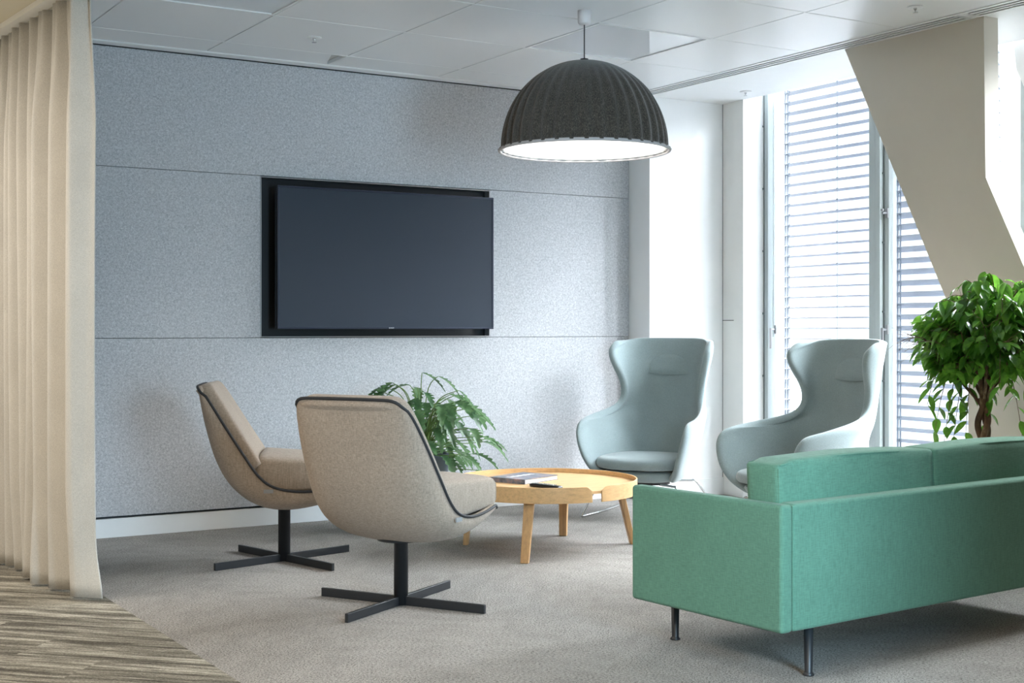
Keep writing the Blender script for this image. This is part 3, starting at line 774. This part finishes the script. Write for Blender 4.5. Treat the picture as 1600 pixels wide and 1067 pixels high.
# ------------------------------------------------------------------ plants
def leafmat(name, a, b, c, rough=.35):
    m = MT(name, b, rough); n_ = m.noise(18, 3, .6); m.base(m.ramp(n_, [(.32, a), (.5, b), (.68, c)])); m.bump(m.noise(60, 2), .15, .002)
    t = m.N('ShaderNodeBsdfTranslucent'); t.inputs[0].default_value = (*scl(c, 1.5), 1); mxs = m.N('ShaderNodeMixShader'); mxs.inputs[0].default_value = .36
    out = [x for x in m.nt.nodes if x.type == 'OUTPUT_MATERIAL'][0]
    m.L(m.b.outputs[0], mxs.inputs[1]); m.L(t.outputs[0], mxs.inputs[2]); m.L(mxs.outputs[0], out.inputs[0]); return m.m
xan_leaf = leafmat('glossy_lobed_leaf', s2l((30, 60, 36)), s2l((54, 92, 54)), s2l((108, 140, 98)), .32)
xan_stem = plain('green_stalk', s2l((96, 124, 62)), .5)
fic_leaf = leafmat('glossy_fig_leaf', s2l((30, 70, 28)), s2l((58, 108, 42)), s2l((112, 165, 60)), .2)
bark = MT('brown_bark', (.12, .07, .04), .8); nb = bark.noise(14, 5, .7, (1, 1, .4)); bark.base(bark.ramp(nb, [(.35, (.05, .025, .015)), (.55, (.16, .09, .05)), (.68, (.42, .32, .20))])); bark.bump(nb, .6, .006); bark = bark.m
def leaf(bm, p, d, up, L, wd, lobes=0, droop=.3, n=8):
    """blade starting at p along d, width wd, drooping; lobes cut the margin"""
    d = d.normalized(); s_ = d.cross(up)
    if s_.length < 1e-3: s_ = d.orthogonal()
    s_.normalize(); nrm = s_.cross(d).normalized(); rows = []
    N = n if not lobes else lobes*4
    for i in range(N+1):
        t = i/N
        c = p+d*L*t*(1-.12*droop*t)+Vector((0, 0, -1))*droop*L*t*t
        if lobes:
            env = math.sin(PI*min(1, t*.93+.07))**.62*(1-.35*t); ph = (t*lobes) % 1
            w = wd*env*(.42+.58*(ph if t < .97 else 0)**.8)
        else: w = wd*math.sin(PI*t)**.8*(1-.35*t)*1.15 if t < .86 else wd*.30*(1-(t-.86)/.14)**1.3
        back = -d*L*.0
        fw = d*(.35*w) if lobes else Vector()
        rows.append([bm.verts.new(c-s_*w+fw+nrm*w*.30), bm.verts.new(c), bm.verts.new(c+s_*w+fw+nrm*w*.30)])
    for A, B in zip(rows, rows[1:]):
        bm.faces.new((A[0], A[1], B[1], B[0])); bm.faces.new((A[1], A[2], B[2], B[1]))
# leafy plant behind the chair
PX, PY = 3.615, 6.90
pl = empty('potted_plant', (PX, PY, 0), 0, 'bushy plant with lobed drooping leaves in a grey pot behind the nearer swivel chair', 'potted plant')
bm = BM(); lathe(bm, [(0, 0), (.125, 0), (.135, .01), (.165, .43), (.163, .44), (.150, .44), (.148, .41), (0, .41)], 48); link('pot', bm, plain('slate_grey_pot', s2l((92, 98, 108)), .7, n=60), pl, True, mods=())
bm = BM(); lathe(bm, [(0, .412), (.147, .412), (.147, .405), (0, .405)], 32); link('soil', bm, plain('dark_soil', (.03, .022, .016), .95, n=80, bs=.8), pl)
r2 = random.Random(21); bs, bl = BM(), BM()
for k in range(104):
    a = r2.uniform(0, 2*PI); el = r2.random()**.8
    reach = .13+.27*el*r2.uniform(.8, 1.1); h = .80-.30*el**1.5+r2.uniform(-.08, .06)
    if k % 3 == 0: h -= .14; reach *= .8
    x0, y0 = .05*math.cos(a)*r2.random(), .05*math.sin(a)*r2.random()
    tip = Vector((reach*math.cos(a), reach*math.sin(a), h))
    mid = Vector((tip.x*.45, tip.y*.45, .42+(h-.42)*.78))
    P = smooth_path([(x0, y0, .41), mid, tip], 7); tube(bs, P, lambda t: .0042-.0018*t, 5)
    d = Vector((math.cos(a+r2.uniform(-.5, .5)), math.sin(a+r2.uniform(-.5, .5)), r2.uniform(-.55, .05)))
    leaf(bl, P[-1], d, Vector((r2.uniform(-.3, .3), r2.uniform(-.3, .3), 1)), r2.uniform(.13, .19), r2.uniform(.046, .064), 6, r2.uniform(.35, .85))
# a few individually placed long shoots that make the outline
for (dx, dz, lx, lz) in ((.01, .90, .07, -.02), (.10, .88, .08, -.03), (.30, .70, .09, -.04), (-.17, .74, -.10, .02), (-.30, .735, -.09, -.01), (.22, .80, .06, -.05), (-.38, .73, -.07, -.02), (.16, .50, .10, -.06), (.24, .56, .08, -.07), (-.06, .83, -.08, 0)):
    cx_, cy_ = math.cos(YAW), -math.sin(YAW)
    tip = Vector((dx*cx_, dx*cy_, dz)); P = smooth_path([(0, 0, .41), Vector((tip.x*.4, tip.y*.4, .41+(dz-.41)*.8)), tip], 8); tube(bs, P, lambda t: .004-.0015*t, 5)
    leaf(bl, P[-1], Vector((lx*cx_, lx*cy_, lz)), Vector((0, 0, 1)), .15, .052, 6, .5)
link('stems', bs, xan_stem, pl, True); link('foliage', bl, xan_leaf, pl, True)

# weeping fig
FX, FY = 5.02, 4.10
fg = empty('ficus_tree', (FX, FY, 0), 0, 'weeping fig tree with a braided trunk standing behind the green sofa', 'potted tree')
bm = BM(); lathe(bm, [(0, 0), (.13, 0), (.14, .01), (.17, .34), (.168, .35), (.155, .35), (.153, .32), (0, .32)], 48); link('pot', bm, plain('white_pot', (.6, .6, .6), .5), fg, True)
bm = BM(); lathe(bm, [(0, .322), (.152, .322), (.152, .315), (0, .315)], 32); link('soil', bm, plain('bark_soil', (.03, .02, .015), .95, n=80, bs=.8), fg)
bt = BM(); zc = [.32, .42, .52, .60, .66, .72, .78, .84]
for ph in (0, 2*PI/3, 4*PI/3):
    P = []
    for i in range(36):
        z = .32+.52*i/35; q = ((z-.65)/.19) % 1; w = .020*abs(math.sin(PI*(z-.64)/.16))+.006
        a = ph+(z-.32)*11; P.append((w*math.cos(a), w*math.sin(a), z))
    tube(bt, smooth_path(P, 2), lambda t: .017-.003*t, 9)
r3 = random.Random(5); bl = BM(); nodes = []
def branch(p, d, L, r, depth):
    P = [p]; c = p.copy(); dd = d.normalized(); n = 5
    for i in range(n):
        dd = (dd+Vector((r3.uniform(-.28, .28), r3.uniform(-.28, .28), r3.uniform(-.18, .12)))*(.8 if depth else .5)); dd.normalize(); c = c+dd*L/n; P.append(c.copy())
        if depth >= 1: nodes.append((c.copy(), dd.copy(), depth))
    tube(bt, smooth_path(P, 2), lambda t: r*(1-.5*t), 5 if depth else 7)
    if depth < 3:
        for k in range((5, 4, 3)[depth]):
            q = P[r3.randint(2, n)]; e_ = (dd+Vector((r3.uniform(-1, 1), r3.uniform(-1, 1), r3.uniform(-.45, .55)))*.95).normalized()
            branch(q, e_, L*r3.uniform(.55, .8), r*.5, depth+1)
for k in range(9):
    a = k*2*PI/9+r3.uniform(-.3, .3); t_ = r3.uniform(.25, 1.0)
    branch(Vector((.008*math.cos(a), .008*math.sin(a), .80+.02*(k % 3))), Vector((math.cos(a)*t_*.85, math.sin(a)*t_*.85, 1)), .27, .0085, 0)
cc = Vector((.075, -.04, 1.145))
def sprig(p, d, L, k0=5, droop=.5, big=1):
    P = [p+d*L*t-Vector((0, 0, 1))*droop*L*t*t for t in [i/6 for i in range(7)]]; tube(bt, P, lambda t: .0024-.0014*t, 5)
    for i in range(k0+1):
        t = .2+.8*i/k0; q = p+d*L*t-Vector((0, 0, 1))*droop*L*t*t; a = r3.uniform(0, 6.28)
        leaf(bl, q, Vector((d.x*.6+.7*math.cos(a), d.y*.6+.7*math.sin(a), -.55-.4*r3.random()*droop)), Vector((r3.uniform(-.4, .4), r3.uniform(-.4, .4), 1)), big*r3.uniform(.058, .088), big*r3.uniform(.015, .021), 0, r3.uniform(.1, .5), 7)
for (p, d, dep) in nodes:
    e_ = p-cc; q = Vector((e_.x/.33, e_.y/.33, e_.z/.36)).length
    if q > 1.1: continue
    for k in range(2):
        if r3.random() < .66: continue
        dr = Vector((d.x+r3.uniform(-.9, .9)+e_.x*1.2, d.y+r3.uniform(-.9, .9)+e_.y*1.2, r3.uniform(-.9, .15)))
        leaf(bl, p, dr, Vector((r3.uniform(-.6, .6), r3.uniform(-.6, .6), 1)), r3.uniform(.055, .085), r3.uniform(.015, .021), 0, r3.uniform(.1, .6), 7)
for k in range(66):   # outward shoots that give the loose, weeping outline
    a = r3.uniform(0, 2*PI); el = r3.uniform(-.65, 1.35)
    u_ = Vector((math.cos(a)*math.cos(el), math.sin(a)*math.cos(el), math.sin(el))); q = cc+Vector((u_.x*.21, u_.y*.21, u_.z*.21))
    sprig(q, Vector((u_.x, u_.y, max(-.3, u_.z)+.15)).normalized(), r3.uniform(.09, .17), 5, r3.uniform(.3, 1.1))
    # connecting twig back to the crown centre
    if k % 2 == 0: tube(bt, smooth_path([Vector((0, 0, .88)), Vector((q.x*.45, q.y*.45, .9+(q.z-.9)*.6)), q], 5), .0026, 5)
for (dx, z, dz) in ((-.12, .97, .20), (-.16, .95, .16), (-.10, .90, .14), (.12, .95, .22), (.18, .96, .26), (.23, .98, .24), (.02, .93, .12), (-.20, 1.0, .12), (-.06, .92, .14)):
    p = Vector((dx*math.cos(YAW), -dx*math.sin(YAW), z)); tube(bt, smooth_path([Vector((0, 0, .90)), Vector((p.x*.5, p.y*.5, z+.05)), p], 5), .0022, 5)
    sprig(p, Vector((dx*1.2, -dx*.6, -.5)).normalized(), dz, 5, .7, 1.0)
print('ficus leaves', len(bl.faces)//14)
link('branches', bt, bark, fg, True); link('foliage', bl, fic_leaf, fg, True)
